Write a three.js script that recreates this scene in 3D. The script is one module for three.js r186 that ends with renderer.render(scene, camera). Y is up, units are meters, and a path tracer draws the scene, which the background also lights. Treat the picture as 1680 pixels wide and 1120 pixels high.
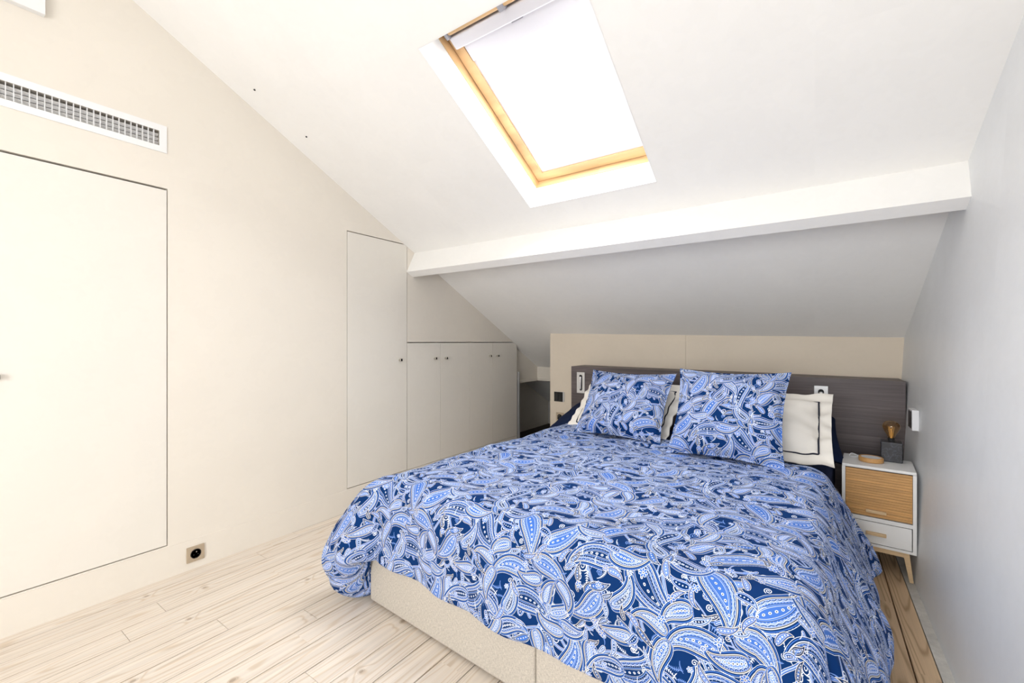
import * as THREE from 'three';
import { RectAreaLightUniformsLib } from 'three/addons/lights/RectAreaLightUniformsLib.js';
import { mergeGeometries, mergeVertices } from 'three/addons/utils/BufferGeometryUtils.js';
import { RoundedBoxGeometry } from 'three/addons/geometries/RoundedBoxGeometry.js';
import { ImprovedNoise } from 'three/addons/math/ImprovedNoise.js';

// ---------------------------------------------------------------- camera, sky, light, exposure
// Room axes used below: X to the right along the bed wall, Y up, D = depth into the room (three's -z).
const EYE = 1.17;
const scene = new THREE.Scene();
const camera = new THREE.PerspectiveCamera(2 * Math.atan(560 / 714) * 180 / Math.PI, 1.5, 0.05, 100);
camera.position.set(0, EYE, 0);
camera.rotation.set(0, 34.83 * Math.PI / 180, 0);
camera.updateMatrixWorld();
const renderer = new THREE.WebGLRenderer({ antialias: true });
renderer.toneMapping = THREE.LinearToneMapping;
renderer.toneMappingExposure = 0.60;
renderer.shadowMap.enabled = true;
scene.background = new THREE.Color().setRGB(3.6, 3.75, 4.0);      // bright overcast sky
RectAreaLightUniformsLib.init();

// the roof slope: Y = ROOF - SLOPE * D
const ROOF = 3.111, SLOPE = 0.511, TH = Math.atan(SLOPE), CT = Math.cos(TH), ST = Math.sin(TH);
const onSlope = (u, v, w) => new THREE.Vector3(u, ROOF - v * ST + w * CT, -(v * CT + w * ST));
// daylight through the roof window
{
  const l = new THREE.RectAreaLight(new THREE.Color().setRGB(0.97, 0.985, 1.0), 29, 0.60, 0.78);
  l.position.copy(onSlope(-1.03, 2.0, 0.30));
  l.lookAt(onSlope(-1.03, 2.0, -1));
  scene.add(l);
}
// daylight through the window in the wall behind
const WIN2 = { x0: -1.3, x1: 0.4, y0: 0.55, y1: 2.0, d: -2.0 };
{
  const l = new THREE.RectAreaLight(new THREE.Color().setRGB(0.97, 0.985, 1.0), 20, 1.6, 1.35);
  l.position.set((WIN2.x0 + WIN2.x1) / 2, (WIN2.y0 + WIN2.y1) / 2, 2.2);
  l.lookAt((WIN2.x0 + WIN2.x1) / 2, (WIN2.y0 + WIN2.y1) / 2, 0);
  scene.add(l);
}

// ---------------------------------------------------------------- helpers
const rng = (s) => () => { s = (s + 0x6d2b79f5) | 0; let t = Math.imul(s ^ (s >>> 15), 1 | s); t = (t + Math.imul(t ^ (t >>> 7), 61 | t)) ^ t; return ((t ^ (t >>> 14)) >>> 0) / 4294967296; };
const perlin = new ImprovedNoise();
const N3 = (x, y, z = 0) => perlin.noise(x, y, z);
const clamp = (v, a, b) => Math.min(b, Math.max(a, v));
const sstep = (a, b, v) => { const t = clamp((v - a) / (b - a), 0, 1); return t * t * (3 - 2 * t); };
const mix = (a, b, t) => a + (b - a) * t;
const P3 = (X, Y, D) => new THREE.Vector3(X, Y, -D);

function metricUV(geo) {                                  // uv in metres, chosen by the way each face points
  const g = geo.index ? geo.toNonIndexed() : geo;
  const p = g.attributes.position, n = g.attributes.normal, uv = new Float32Array(p.count * 2);
  for (let i = 0; i < p.count; i += 3) {
    let ax = 0, ay = 0, az = 0;
    for (let k = 0; k < 3; k++) { ax += Math.abs(n.getX(i + k)); ay += Math.abs(n.getY(i + k)); az += Math.abs(n.getZ(i + k)); }
    for (let k = 0; k < 3; k++) {
      const x = p.getX(i + k), y = p.getY(i + k), z = p.getZ(i + k);
      const [u, v] = ax >= ay && ax >= az ? [z, y] : ay >= az ? [x, z] : [x, y];
      uv[(i + k) * 2] = u; uv[(i + k) * 2 + 1] = v;
    }
  }
  g.setAttribute('uv', new THREE.BufferAttribute(uv, 2));
  return g;
}
function box(x0, x1, y0, y1, d0, d1, r = 0) {             // room axes
  const w = x1 - x0, h = y1 - y0, l = d1 - d0;
  const g = r ? new RoundedBoxGeometry(w, h, l, 3, r) : new THREE.BoxGeometry(w, h, l);
  g.translate((x0 + x1) / 2, (y0 + y1) / 2, -(d0 + d1) / 2);
  return metricUV(g);
}
function lbox(x0, x1, y0, y1, z0, z1, r = 0) { return box(x0, x1, y0, y1, -z1, -z0, r); }   // local three axes
function mesh(name, geos, material, parent) {
  const list = Array.isArray(geos) ? geos : [geos];
  const g = list.length === 1 ? list[0] : mergeGeometries(list.map((q) => { const t = q.index ? q.toNonIndexed() : q; for (const k of Object.keys(t.attributes)) if (!['position', 'normal', 'uv'].includes(k)) t.deleteAttribute(k); return t; }));
  const m = new THREE.Mesh(g, material);
  m.name = name; m.castShadow = true; m.receiveShadow = true;
  (parent ?? scene).add(m);
  return m;
}
const used = {};
function numbered(name) { const n = used[name] = (used[name] ?? -1) + 1; return n ? name + '_' + String(n).padStart(3, '0') : name; }
function thing(name, label, category, pos = [0, 0, 0], turn = 0, group) {
  const o = new THREE.Group(); o.name = numbered(name); scene.add(o);
  o.position.set(pos[0], pos[1], -pos[2]); o.rotation.y = turn;
  o.userData = { label, category }; if (group) o.userData.group = group;
  return o;
}
function tag(o, label, category, group) { o.name = numbered(o.name); o.userData.label = label; o.userData.category = category; if (group) o.userData.group = group; return o; }
function struct(o, label, category) { o.userData.kind = 'structure'; o.userData.label = label; o.userData.category = category; return o; }
function structGroup(name, label, category) { const g = new THREE.Group(); g.name = name; scene.add(g); return struct(g, label, category); }
function prismZ(points, x0, x1, holes = []) {             // polygon in (D, Y), swept along X
  const s = new THREE.Shape(points.map(([d, y]) => new THREE.Vector2(d, y)));
  for (const h of holes) s.holes.push(new THREE.Path(h.map(([d, y]) => new THREE.Vector2(d, y))));
  const g = new THREE.ExtrudeGeometry(s, { depth: x1 - x0, bevelEnabled: false });
  g.rotateY(Math.PI / 2); g.translate(x0, 0, 0);
  return metricUV(g);
}
const tube = (pts, r, n = 40, closed = false, rad = 8) => new THREE.TubeGeometry(new THREE.CatmullRomCurve3(pts, closed), n, r, rad, closed);

// ---------------------------------------------------------------- textures
function canvasTex(w, h, draw, srgb = true) {
  const c = document.createElement('canvas'); c.width = w; c.height = h;
  draw(c.getContext('2d'), w, h);
  const t = new THREE.CanvasTexture(c);
  if (srgb) t.colorSpace = THREE.SRGBColorSpace;
  t.wrapS = t.wrapT = THREE.RepeatWrapping;
  return t;
}
function dataTex(w, h, f, srgb = true) {
  const d = new Uint8Array(w * h * 4);
  for (let j = 0; j < h; j++) for (let i = 0; i < w; i++) {
    const c = f(i / w, j / h, i, j), k = (j * w + i) * 4;
    d[k] = clamp(c[0], 0, 255); d[k + 1] = clamp(c[1], 0, 255); d[k + 2] = clamp(c[2], 0, 255); d[k + 3] = 255;
  }
  const t = new THREE.DataTexture(d, w, h, THREE.RGBAFormat);
  t.magFilter = THREE.LinearFilter; t.minFilter = THREE.LinearMipmapLinearFilter; t.generateMipmaps = true;
  if (srgb) t.colorSpace = THREE.SRGBColorSpace;
  t.wrapS = t.wrapT = THREE.RepeatWrapping; t.needsUpdate = true;
  return t;
}
const rep = (t, a, b) => { const c = t.clone(); c.repeat.set(a, b); c.needsUpdate = true; return c; };

// paisley print, one repeat is PAISLEY metres
const PAISLEY = 0.58;
const paisleyTex = canvasTex(1792, 1792, (c, S) => {
  const NAVY = '#032f66', DEEP = '#061f48', MID = '#4674c8', PALE = '#7799dc', WHITE = '#e6ebf6', CREAM = '#ddd8d0', INK = '#141d38';
  c.fillStyle = NAVY; c.fillRect(0, 0, S, S); c.lineCap = c.lineJoin = 'round';
  const R = rng(77);
  const wrap = (x, y, r, f) => { for (const ox of [-S, 0, S]) for (const oy of [-S, 0, S]) if (x + ox > -r && x + ox < S + r && y + oy > -r && y + oy < S + r) { c.save(); c.translate(x + ox, y + oy); f(); c.restore(); } };
  // a drop on a spine that curls towards its tail
  const shape = (L, W, curl) => {
    const n = 44, sp = []; let x = -L * 0.42, y = 0;
    for (let i = 0; i <= n; i++) { const t = i / n, a = curl * (Math.pow(t, 1.8) - 0.18); sp.push([x, y, a, t]); x += Math.cos(a) * L / n; y += Math.sin(a) * L / n; }
    const wid = (t) => (t < 0.3 ? Math.sqrt(Math.max(0, 1 - Math.pow((0.3 - t) / 0.3, 2))) : Math.pow(Math.cos((t - 0.3) / 0.7 * Math.PI / 2), 1.15)) * W / 2;
    const ring = (inset, wob = 0, k = 0) => {
      const A = [], B = [];
      sp.forEach(([px, py, a, t], i) => { const q = wid(t) - inset; if (inset > 0 && (q < 0 || t < inset / L * 0.9)) return; const w = q + wob * Math.sin(i * k); A.push([px - Math.sin(a) * w, py + Math.cos(a) * w]); B.push([px + Math.sin(a) * w, py - Math.cos(a) * w]); });
      return A.concat(B.reverse());
    };
    return { sp, ring, wid };
  };
  const poly = (p) => { c.beginPath(); p.forEach(([x, y], i) => (i ? c.lineTo(x, y) : c.moveTo(x, y))); c.closePath(); };
  const fill = (p, col) => { if (p.length < 4) return; poly(p); c.fillStyle = col; c.fill(); };
  const line = (p, col, w) => { if (p.length < 4) return; poly(p); c.strokeStyle = col; c.lineWidth = w; c.stroke(); };
  const spiral = (r, turns, w, col) => {
    c.beginPath();
    for (let i = 0; i <= 40; i++) { const t = i / 40, a = t * turns * 6.283, q = r * (1 - 0.86 * t); const x = Math.cos(a) * q, y = Math.sin(a) * q; i ? c.lineTo(x, y) : c.moveTo(x, y); }
    c.lineWidth = w; c.strokeStyle = col; c.stroke();
  };
  const flower = (r, n, col, mid) => {
    for (let i = 0; i < n; i++) { const a = i / n * 6.283; c.beginPath(); c.ellipse(Math.cos(a) * r * 0.62, Math.sin(a) * r * 0.62, r * 0.42, r * 0.27, a, 0, 7); c.fillStyle = mid; c.fill(); c.strokeStyle = col; c.lineWidth = 4; c.stroke(); }
    c.fillStyle = col; c.beginPath(); c.arc(0, 0, r * 0.26, 0, 7); c.fill();
    c.fillStyle = INK; c.beginPath(); c.arc(0, 0, r * 0.13, 0, 7); c.fill();
  };
  const fern = (L, col) => {
    c.strokeStyle = col; c.lineWidth = 4;
    c.beginPath(); c.moveTo(0, 0); c.quadraticCurveTo(L * 0.5, -L * 0.24, L, 0); c.stroke();
    c.fillStyle = col;
    for (let i = 1; i < 9; i++) for (const s of [-1, 1]) { const t = i / 9, x = L * t, y = -L * 0.48 * t * (1 - t); c.beginPath(); c.moveTo(x, y); c.lineTo(x + L * 0.13 * (1.2 - t), y + s * L * 0.17 * (1.15 - t)); c.lineTo(x + L * 0.075, y); c.fill(); }
  };
  const bigDrop = (L, W, curl, kind) => {
    const q = shape(L, W, curl), light = kind % 2 ? CREAM : WHITE;
    // hairy fringe along one side
    c.strokeStyle = kind % 3 ? WHITE : PALE; c.lineWidth = 5;
    const out = q.ring(-7);
    q.sp.forEach(([px, py, a, t], i) => { if (i % 2 || t > 0.93) return; const w = q.wid(t), s = kind % 2 ? 1 : -1; const nx = -Math.sin(a) * s, ny = Math.cos(a) * s; c.beginPath(); c.moveTo(px + nx * w, py + ny * w); c.lineTo(px + nx * (w + 26) + Math.cos(a) * 12, py + ny * (w + 26) + Math.sin(a) * 12); c.stroke(); });
    line(q.ring(-30), WHITE, 3.5); fill(q.ring(-26), NAVY); line(q.ring(-19), MID, 6);
    fill(out, light);
    
    fill(q.ring(0), INK); fill(q.ring(4), light); fill(q.ring(7), [MID, PALE, PALE][kind % 3]);
    line(q.ring(17, 4, 1.55), INK, 3.2);
    line(q.ring(24, 3.5, 1.55), WHITE, 3.2);
    fill(q.ring(29), [NAVY, MID, NAVY, PALE, MID, MID][kind]);
    line(q.ring(31), WHITE, 3);
    if (W > 150) { fill(q.ring(44), PALE); line(q.ring(44), INK, 2.5); fill(q.ring(52), kind % 2 ? MID : NAVY); line(q.ring(60), WHITE, 3); }
    for (const r0 of [13, 37]) q.ring(r0).forEach(([px, py], i) => { if (i % 2) return; c.fillStyle = WHITE; c.beginPath(); c.arc(px, py, 2.4, 0, 7); c.fill(); });
    q.sp.forEach(([px, py, a, t], i) => { const w = q.wid(t); if (i % 4 !== 1 || w < 14) return; const r = Math.min(11, w * 0.20); c.fillStyle = WHITE; c.beginPath(); c.ellipse(px, py, r * 1.2, r * 0.9, a, 0, 7); c.fill(); c.fillStyle = INK; c.beginPath(); c.arc(px, py, r * 0.42, 0, 7); c.fill(); });
    const e = q.sp[q.sp.length - 1]; c.save(); c.translate(e[0] - Math.sin(e[2]) * 20 * Math.sign(curl) * -1, e[1] + Math.cos(e[2]) * 20 * Math.sign(curl)); c.rotate(e[2] - Math.PI / 2 * Math.sign(curl)); c.scale(1, Math.sign(curl)); spiral(22, 1.3, 6, light); c.restore();
  };
  const leafDrop = (L, W, curl, kind) => {
    const q = shape(L, W, curl), light = kind % 3 ? WHITE : CREAM;
    fill(q.ring(-4), light); fill(q.ring(1), INK); fill(q.ring(4), [NAVY, MID, PALE, MID, PALE, NAVY][kind]); line(q.ring(10, 2.2, 1.6), light, 2.6); fill(q.ring(16), [MID, NAVY, NAVY, PALE, DEEP, MID][kind]); 
    q.sp.forEach(([px, py, a, t], i) => { const w = q.wid(t); if (i % 6 !== 2 || w < 10) return; c.fillStyle = WHITE; c.beginPath(); c.arc(px, py, Math.min(6, w * 0.25), 0, 7); c.fill(); });
  };
  // ribbons of stem run under everything
  for (let i = 0; i < 44; i++) {
    const x = R() * S, y = R() * S, a = R() * 6.283, L = 220 + R() * 300, k = (R() - 0.5) * 2.0, fat = R() < 0.55;
    wrap(x, y, 560, () => {
      c.rotate(a);
      const path = () => { c.beginPath(); c.moveTo(-L / 2, 0); c.bezierCurveTo(-L / 5, -L * k * 0.5, L / 5, L * k * 0.5, L / 2, L * k * 0.1); };
      if (fat) for (const [w, col] of [[28, WHITE], [21, INK], [18, MID], [9, PALE], [3, WHITE]]) { path(); c.lineWidth = w; c.strokeStyle = col; c.stroke(); }
      else { path(); c.lineWidth = 10; c.strokeStyle = WHITE; c.stroke(); path(); c.lineWidth = 5; c.strokeStyle = MID; c.stroke(); }
    });
  }
  for (let i = 0; i < 110; i++) { const x = R() * S, y = R() * S, a = R() * 6.283, L = 80 + R() * 90, col = R() < 0.6 ? WHITE : PALE; wrap(x, y, 200, () => { c.rotate(a); fern(L, col); }); }
  for (let i = 0; i < 110; i++) { const x = R() * S, y = R() * S, a = R() * 6.283, r = 20 + R() * 30, col = R() < 0.7 ? WHITE : PALE; wrap(x, y, 80, () => { c.rotate(a); spiral(r, 1.7, 7, col); }); }
  const put = [];
  const place = (count, L0, L1, gap, fn, rw0, rw1, c0, c1) => {
    for (let i = 0, tries = 0; i < count && tries < 3000; tries++) {
      const x = R() * S, y = R() * S, L = mix(L0, L1, R());
      const far = put.every(([px, py, pl]) => { let dx = Math.abs(px - x), dy = Math.abs(py - y); dx = Math.min(dx, S - dx); dy = Math.min(dy, S - dy); return Math.hypot(dx, dy) > (pl + L) * gap; });
      if (!far) continue;
      put.push([x, y, L]); i++;
      const a = R() * 6.283, W = L * mix(rw0, rw1, R()), curl = (R() < 0.5 ? -1 : 1) * mix(c0, c1, R()), kind = Math.floor(R() * 6);
      wrap(x, y, L * 1.1, () => { c.rotate(a); fn(L, W, curl, kind); });
    }
  };
  place(34, 150, 210, 0.20, leafDrop, 0.28, 0.42, 0.5, 1.4);
  put.length = 0;
  place(13, 480, 620, 0.34, bigDrop, 0.24, 0.36, 0.9, 2.0); place(28, 280, 380, 0.26, bigDrop, 0.26, 0.40, 0.7, 1.8); place(70, 120, 210, 0.26, leafDrop, 0.22, 0.40, 0.4, 1.5);
  for (let i = 0; i < 70; i++) { const x = R() * S, y = R() * S, a = R() * 6.283, L = 60 + R() * 60; if (put.some(([px, py, pl]) => Math.hypot(px - x, py - y) < pl * 0.24)) continue; wrap(x, y, 200, () => { c.rotate(a); fern(L, R() < 0.6 ? WHITE : PALE); }); }
  for (let i = 0; i < 60; i++) { const x = R() * S, y = R() * S, r = 20 + R() * 18, n = 5 + Math.floor(R() * 3), col = R() < 0.7 ? WHITE : CREAM; if (put.some(([px, py, pl]) => pl > 240 && Math.hypot(px - x, py - y) < pl * 0.26)) continue; wrap(x, y, 60, () => flower(r, n, col, MID)); }
});

// pale pine boards: four variants, one unit of u is a board's width, one unit of v is 1.7 m
function pineTex(seed, base = [228, 216, 202], depth = 0.06) {
  const R = rng(seed), c0 = 0.3 + 0.4 * R(), ph = R() * 10, dir = R() < 0.5 ? -1 : 1;
  const knots = Array.from({ length: 1 }, () => [0.15 + 0.7 * R(), R(), 0.007 + 0.006 * R()]);
  return dataTex(192, 1400, (u, v) => {
    const z = v * 1.7, x = u;
    const wob = 0.32 * N3(x * 1.6, z * 1.3, ph) + 0.10 * N3(x * 5, z * 4, ph + 4);
    let g = 2.2 * (x - c0) * (x - c0) + dir * 0.55 * z + wob, dark = 0;
    for (const [kx, kz, kr] of knots) {
      let dz = z - kz * 1.7; const dx = (x - kx) * 0.118, r = Math.hypot(dx, dz * 0.72);
      g += 0.28 * Math.exp(-r * r / (kr * kr * 9));
      dark = Math.max(dark, sstep(kr, kr * 0.55, r), 0.4 * sstep(kr * 0.3, 0, Math.abs(r - kr * 1.1)));
    }
    const ring = Math.pow(0.5 + 0.5 * Math.sin(g * 6.283 * 5.2), 5);
    const fine = N3(x * 60, z * 2.2, ph), streak = N3(x * 9, z * 0.8, ph + 20);
    const k = 1 - depth * ring + 0.035 * fine + 0.05 * streak;
    const r = [base[0] * k, base[1] * (k - 0.03 * ring), base[2] * (k - 0.07 * ring)];
    return [mix(r[0], 150, dark * 0.6), mix(r[1], 130, dark * 0.6), mix(r[2], 110, dark * 0.6)];
  });
}
const pines = [11, 23, 37, 51].map((q) => pineTex(q)), shadedPines = [64, 78].map((q) => pineTex(q, [212, 182, 146], 0.17));  // second set: tan wood with the dim warm light by the right wall coloured in
const darkWoodTex = dataTex(1024, 512, (u, v) => {
  const x = u * 2.2, y = v * 0.6;
  const s = N3(x * 1.5, y * 60, 1) * 0.5 + N3(x * 5, y * 170, 2) * 0.35 + N3(x * 0.8, y * 14, 3) * 0.6;
  const k = 1 + 0.28 * s + (Math.abs(N3(x * 0.9, y * 22, 9)) < 0.03 ? 0.12 : 0);
  return [92 * k, 82 * k, 82 * k];
});
const bambooTex = dataTex(512, 256, (u, v) => {
  const s = N3(u * 3, v * 26, 5), t = N3(u * 2, v * 70, 8), w = N3(u * 14, v * 12, 2);
  const k = 1 + 0.13 * s + 0.09 * t + 0.04 * w;
  return [206 * k, 158 * (k - 0.01), 100 * (k - 0.03)];
});
const lightWoodTex = dataTex(256, 128, (u, v) => { const k = 1 + 0.06 * N3(u * 3, v * 30, 15) + 0.03 * N3(u * 20, v * 40, 3); return [219 * k, 188 * k, 146 * k]; });
const goldPineTex = dataTex(512, 128, (u, v) => { const k = 1 + 0.10 * Math.sin(30 * v + 5 * N3(u * 2, v * 3, 31)) * 0.6 + 0.05 * N3(u * 4, v * 50, 7); return [222 * k, 184 * k, 138 * (k - 0.02)]; });
const weave = (f) => dataTex(256, 256, (u, v, i, j) => f(i, j));
const linenTex = weave((i, j) => { const n = 0.10 * N3(i * 0.09, j * 0.9, 3) + 0.10 * N3(i * 0.9, j * 0.09, 6) + 0.04 * ((i >> 1) + (j >> 1) & 1 ? 1 : -1) + 0.10 * N3(i * 0.08, j * 0.45, 9) + 0.08 * N3(i * 0.35, j * 0.07, 12); const k = 1 + n; return [190 * k, 182 * k, 170 * k]; });
const clothBump = dataTex(256, 256, (u, v, i, j) => { const k = 128 + 50 * N3(i * 0.8, j * 0.1) + 50 * N3(i * 0.1, j * 0.8) + 20 * ((i + j) & 1 ? 1 : -1); return [k, k, k]; }, false);
const plasterBump = dataTex(512, 512, (u, v) => { const T = (a, z) => { const x = u * a, y = v * a; return N3(x, y, z); }; const k = 128 + 55 * T(8, 1) + 34 * T(24, 2) + 22 * T(70, 3); return [k, k, k]; }, false);
const plasterTone = (r, g, b, a) => dataTex(512, 512, (u, v) => { const k = 1 + a * (N3(u * 5, v * 5, 4) * 0.8 + N3(u * 18, v * 14, 7) * 0.5 + N3(u * 60, v * 60, 2) * 0.3); return [r * k, g * k, b * k]; });
const marbleTex = dataTex(256, 256, (u, v) => { const n = N3(u * 5, v * 5, 1) + 0.5 * N3(u * 12, v * 12, 4), vein = Math.pow(1 - Math.min(1, Math.abs(n) * 4), 4); const k = 40 + 14 * N3(u * 3, v * 3, 9) + 40 * vein; return [k * 0.92, k * 0.96, k * 1.1]; });

// ---------------------------------------------------------------- materials
const M = {};
const std = (o) => new THREE.MeshStandardMaterial(o);
const phys = (o) => new THREE.MeshPhysicalMaterial(o);
M.ceiling = std({ map: rep(plasterTone(246, 244, 240, 0.012), 0.5, 0.5), roughness: 0.95, bumpMap: rep(plasterBump, 0.7, 0.7), bumpScale: 0.0012 });
M.cream = std({ map: rep(plasterTone(235, 227, 214, 0.010), 0.5, 0.5), roughness: 0.6, bumpMap: rep(plasterBump, 0.9, 0.9), bumpScale: 0.0005 });
M.door = std({ map: rep(plasterTone(235, 229, 218, 0.008), 0.6, 0.6), roughness: 0.5, bumpMap: rep(plasterBump, 1.1, 1.1), bumpScale: 0.0003 });
M.partition = std({ map: rep(plasterTone(224, 211, 192, 0.012), 0.5, 0.5), roughness: 0.7 });
M.greyWall = std({ map: rep(plasterTone(240, 242, 244, 0.020), 0.5, 0.5), roughness: 0.42, bumpMap: rep(plasterBump, 0.8, 0.8), bumpScale: 0.002 });
M.back = std({ color: '#efece6', roughness: 0.9 });
M.subfloor = std({ color: '#3b3027', roughness: 1 });
M.filler = std({ map: rep(plasterTone(196, 192, 184, 0.10), 3, 3), roughness: 1, bumpMap: rep(plasterBump, 4, 4), bumpScale: 0.004 });
M.pine = pines.map((t) => std({ map: t, roughness: 0.62 })); M.shadedPine = shadedPines.map((t) => std({ map: t, roughness: 0.62 }));
M.headboard = std({ map: rep(darkWoodTex, 1 / 2.2, 1 / 0.6), roughness: 0.5 });
M.linen = std({ map: rep(linenTex, 5, 5), roughness: 1, bumpMap: rep(clothBump, 7, 7), bumpScale: 0.0008 });
M.paisley = phys({ specularIntensity: 0.25, map: rep(paisleyTex, 1 / PAISLEY, 1 / PAISLEY), roughness: 0.78, side: THREE.DoubleSide });
M.navy = phys({ specularIntensity: 0.3, color: '#14213f', roughness: 0.9, bumpMap: rep(clothBump, 6, 6), bumpScale: 0.0005 });
M.whiteCloth = std({ color: '#ece6dc', roughness: 0.9, side: THREE.DoubleSide });
M.navyCord = std({ color: '#171b2c', roughness: 0.8 });
M.whitePaint = std({ color: '#f1f0ee', roughness: 0.4 });
M.whitePlastic = std({ color: '#eeeef0', roughness: 0.35 });
M.lilacWhite = std({ color: '#e9e9f0', roughness: 0.5 });
M.greyPlastic = std({ color: '#a9a9b2', roughness: 0.5 });
M.goldPine = std({ map: goldPineTex, roughness: 0.45 });
M.bamboo = std({ map: rep(bambooTex, 1.6, 2.2), roughness: 0.5 });
M.lightWood = std({ map: rep(lightWoodTex, 4, 4), roughness: 0.55 });
M.nickel = std({ color: '#b9b3a8', metalness: 1, roughness: 0.32 });
M.chrome = std({ color: '#e8e8ea', metalness: 1, roughness: 0.12 });
M.alu = std({ color: '#cfcfcf', metalness: 0.6, roughness: 0.4 });
M.champagne = std({ color: '#bfae97', metalness: 0.35, roughness: 0.45 });
M.black = std({ color: '#0d0d10', roughness: 0.25 });
M.blackMatte = std({ color: '#141416', roughness: 0.7 });
M.marble = std({ map: rep(marbleTex, 6, 6), roughness: 0.3 });
M.glass = phys({ color: '#ffffff', transmission: 1, thickness: 0, roughness: 0.0, ior: 1.5 });
M.amber = phys({ color: '#f8e2bd', transmission: 1, thickness: 0, roughness: 0.02, ior: 1.5 });
M.filament = std({ color: '#ecd2a4', metalness: 0.4, roughness: 0.4 });

// ---------------------------------------------------------------- room shell
const XL = -2.6325, DB = 3.627, DEND = 4.376, DFRONT = -2.0;
const wallRX = (y) => 0.398 + 0.0505 * y;
const warp = (X, D) => 0.062 * clamp((X + 2.63) / 3.03, 0, 1.1) * sstep(2.42, 3.65, D);
const roofY = (X, D) => ROOF - SLOPE * D - warp(X, D);

// ceiling: slope with the window opening, the part behind the beam, the slope behind the camera
{
  const L = [];
  const slab = (u0, u1, v0, v1) => { const g = new THREE.BoxGeometry(u1 - u0, 0.26, v1 - v0); g.translate((u0 + u1) / 2, 0.13, -(v0 + v1) / 2); const m = metricUV(g); m.rotateX(-TH); m.translate(0, ROOF, 0); return m; };
  L.push(slab(-3.4, -1.413, -0.3, 2.72), slab(-0.654, 1.0, -0.3, 2.72), slab(-1.413, -0.654, -0.3, 1.477), slab(-1.413, -0.654, 2.496, 2.72));
  const nx = 24, nd = 24, pos = [], uv = [], idx = [];
  for (let side = 0; side < 2; side++) for (let j = 0; j <= nd; j++) for (let i = 0; i <= nx; i++) {
    const X = mix(-3.4, 1, i / nx), D = mix(2.42, 5.7, j / nd);
    pos.push(X, roofY(X, D) + side * 0.25, -D); uv.push(X, D);
  }
  const n1 = (nx + 1) * (nd + 1);
  for (let j = 0; j < nd; j++) for (let i = 0; i < nx; i++) {
    const a = j * (nx + 1) + i, b = a + 1, c = a + nx + 1, d = c + 1;
    idx.push(a, c, b, b, c, d, a + n1, b + n1, c + n1, b + n1, d + n1, c + n1);
  }
  const lower = new THREE.BufferGeometry();
  lower.setAttribute('position', new THREE.Float32BufferAttribute(pos, 3)); lower.setAttribute('uv', new THREE.Float32BufferAttribute(uv, 2)); lower.setIndex(idx); lower.computeVertexNormals();
  L.push(lower, prismZ([[-0.2, 3.213], [-2.3, 3.213 - 2.1 * SLOPE], [-2.3, 3.45 - 2.1 * SLOPE], [-0.2, 3.55]], -3.4, 1));
  struct(mesh('ceiling', L, M.ceiling), 'white sloping attic ceiling', 'ceiling');
}
// purlin across the slope
{
  const g = new THREE.BoxGeometry(3.35, 0.185, 0.073); g.translate(-1.0, 0.03 - 0.0925 - 0.0, -(2.713 + 0.0365));
  g.translate(0, -0.0925 + 0.0675 - 0.0, 0);
  const m = metricUV(g); m.rotateX(-TH); m.translate(0, ROOF, 0);
  struct(mesh('beam', m, M.ceiling), 'white painted beam running across the sloping ceiling', 'beam');
}
// left wall with openings for flush doors, cupboards and the vent
{
  const top = (d) => ROOF - SLOPE * d + 0.05;
  const outline = [[DFRONT - 0.1, 0], [3.876, 0], [3.876, top(3.876)], [-0.2, top(-0.2)], [DFRONT - 0.1, top(-0.2) - 1.9 * SLOPE]];
  const holes = [
    [[-0.41, 0.157], [0.796, 0.157], [0.796, 1.926], [-0.41, 1.926]],
    [[1.802, 0.157], [3.872, 0.157], [3.872, 1.165], [2.341, 1.165], [2.341, 1.932], [1.802, 1.932]],
    [[-0.075, 2.124], [0.765, 2.124], [0.765, 2.203], [-0.075, 2.203]],
  ];
  const w = mesh('wall_left', [prismZ(outline, XL - 0.05, XL, holes), prismZ([[DFRONT - 0.1, -0.1], [5.7, -0.1], [5.7, 0.5], [3.9, 1.4], [-0.2, 3.4], [DFRONT - 0.1, 2.4]], XL - 0.67, XL - 0.55), prismZ([[3.8765, 0.725], [4.476, 0.725], [4.476, 0.95], [3.8765, 1.3]], XL - 0.13, XL - 0.05), box(XL - 0.55, XL - 0.05, -0.1, 1.3, 3.8605, 3.8765)], M.cream);
  struct(w, 'cream painted left wall', 'wall');
  struct(mesh('baseboard_left', [box(XL, XL + 0.004, 0, 0.152, DFRONT, 2.6)], M.cream), 'low flush cream baseboard along the left wall', 'baseboard');
}
// right wall, leaning slightly outwards
{
  const pts = [[wallRX(-0.1), -0.1], [1.1, -0.1], [1.1, 3.6], [wallRX(3.6), 3.6]];
  const s = new THREE.Shape(pts.map(([x, y]) => new THREE.Vector2(x, y)));
  const g = new THREE.ExtrudeGeometry(s, { depth: 7.9, bevelEnabled: false }); g.translate(0, 0, -5.7);
  struct(mesh('wall_right', metricUV(g), M.greyWall), 'grey-white plastered right wall', 'wall');
}
// bed wall: two panels with a hairline joint, its top edge in the ceiling
{
  const g = structGroup('wall_back', 'low cream wall behind the headboard', 'wall');
  const panel = (x0, x1) => { const q = new THREE.Shape([[x0, 0], [x1, 0], [x1, roofY(x1, DB) + 0.03], [x0, roofY(x0, DB) + 0.015]].map(([a, b]) => new THREE.Vector2(a, b))); const e = new THREE.ExtrudeGeometry(q, { depth: 0.09, bevelEnabled: false }); e.translate(0, 0, -DB - 0.09); return metricUV(e); };
  mesh('panel', panel(-2.078, -0.843), M.partition, g); mesh('panel', panel(-0.8412, 0.5), M.partition, g);
}
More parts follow.
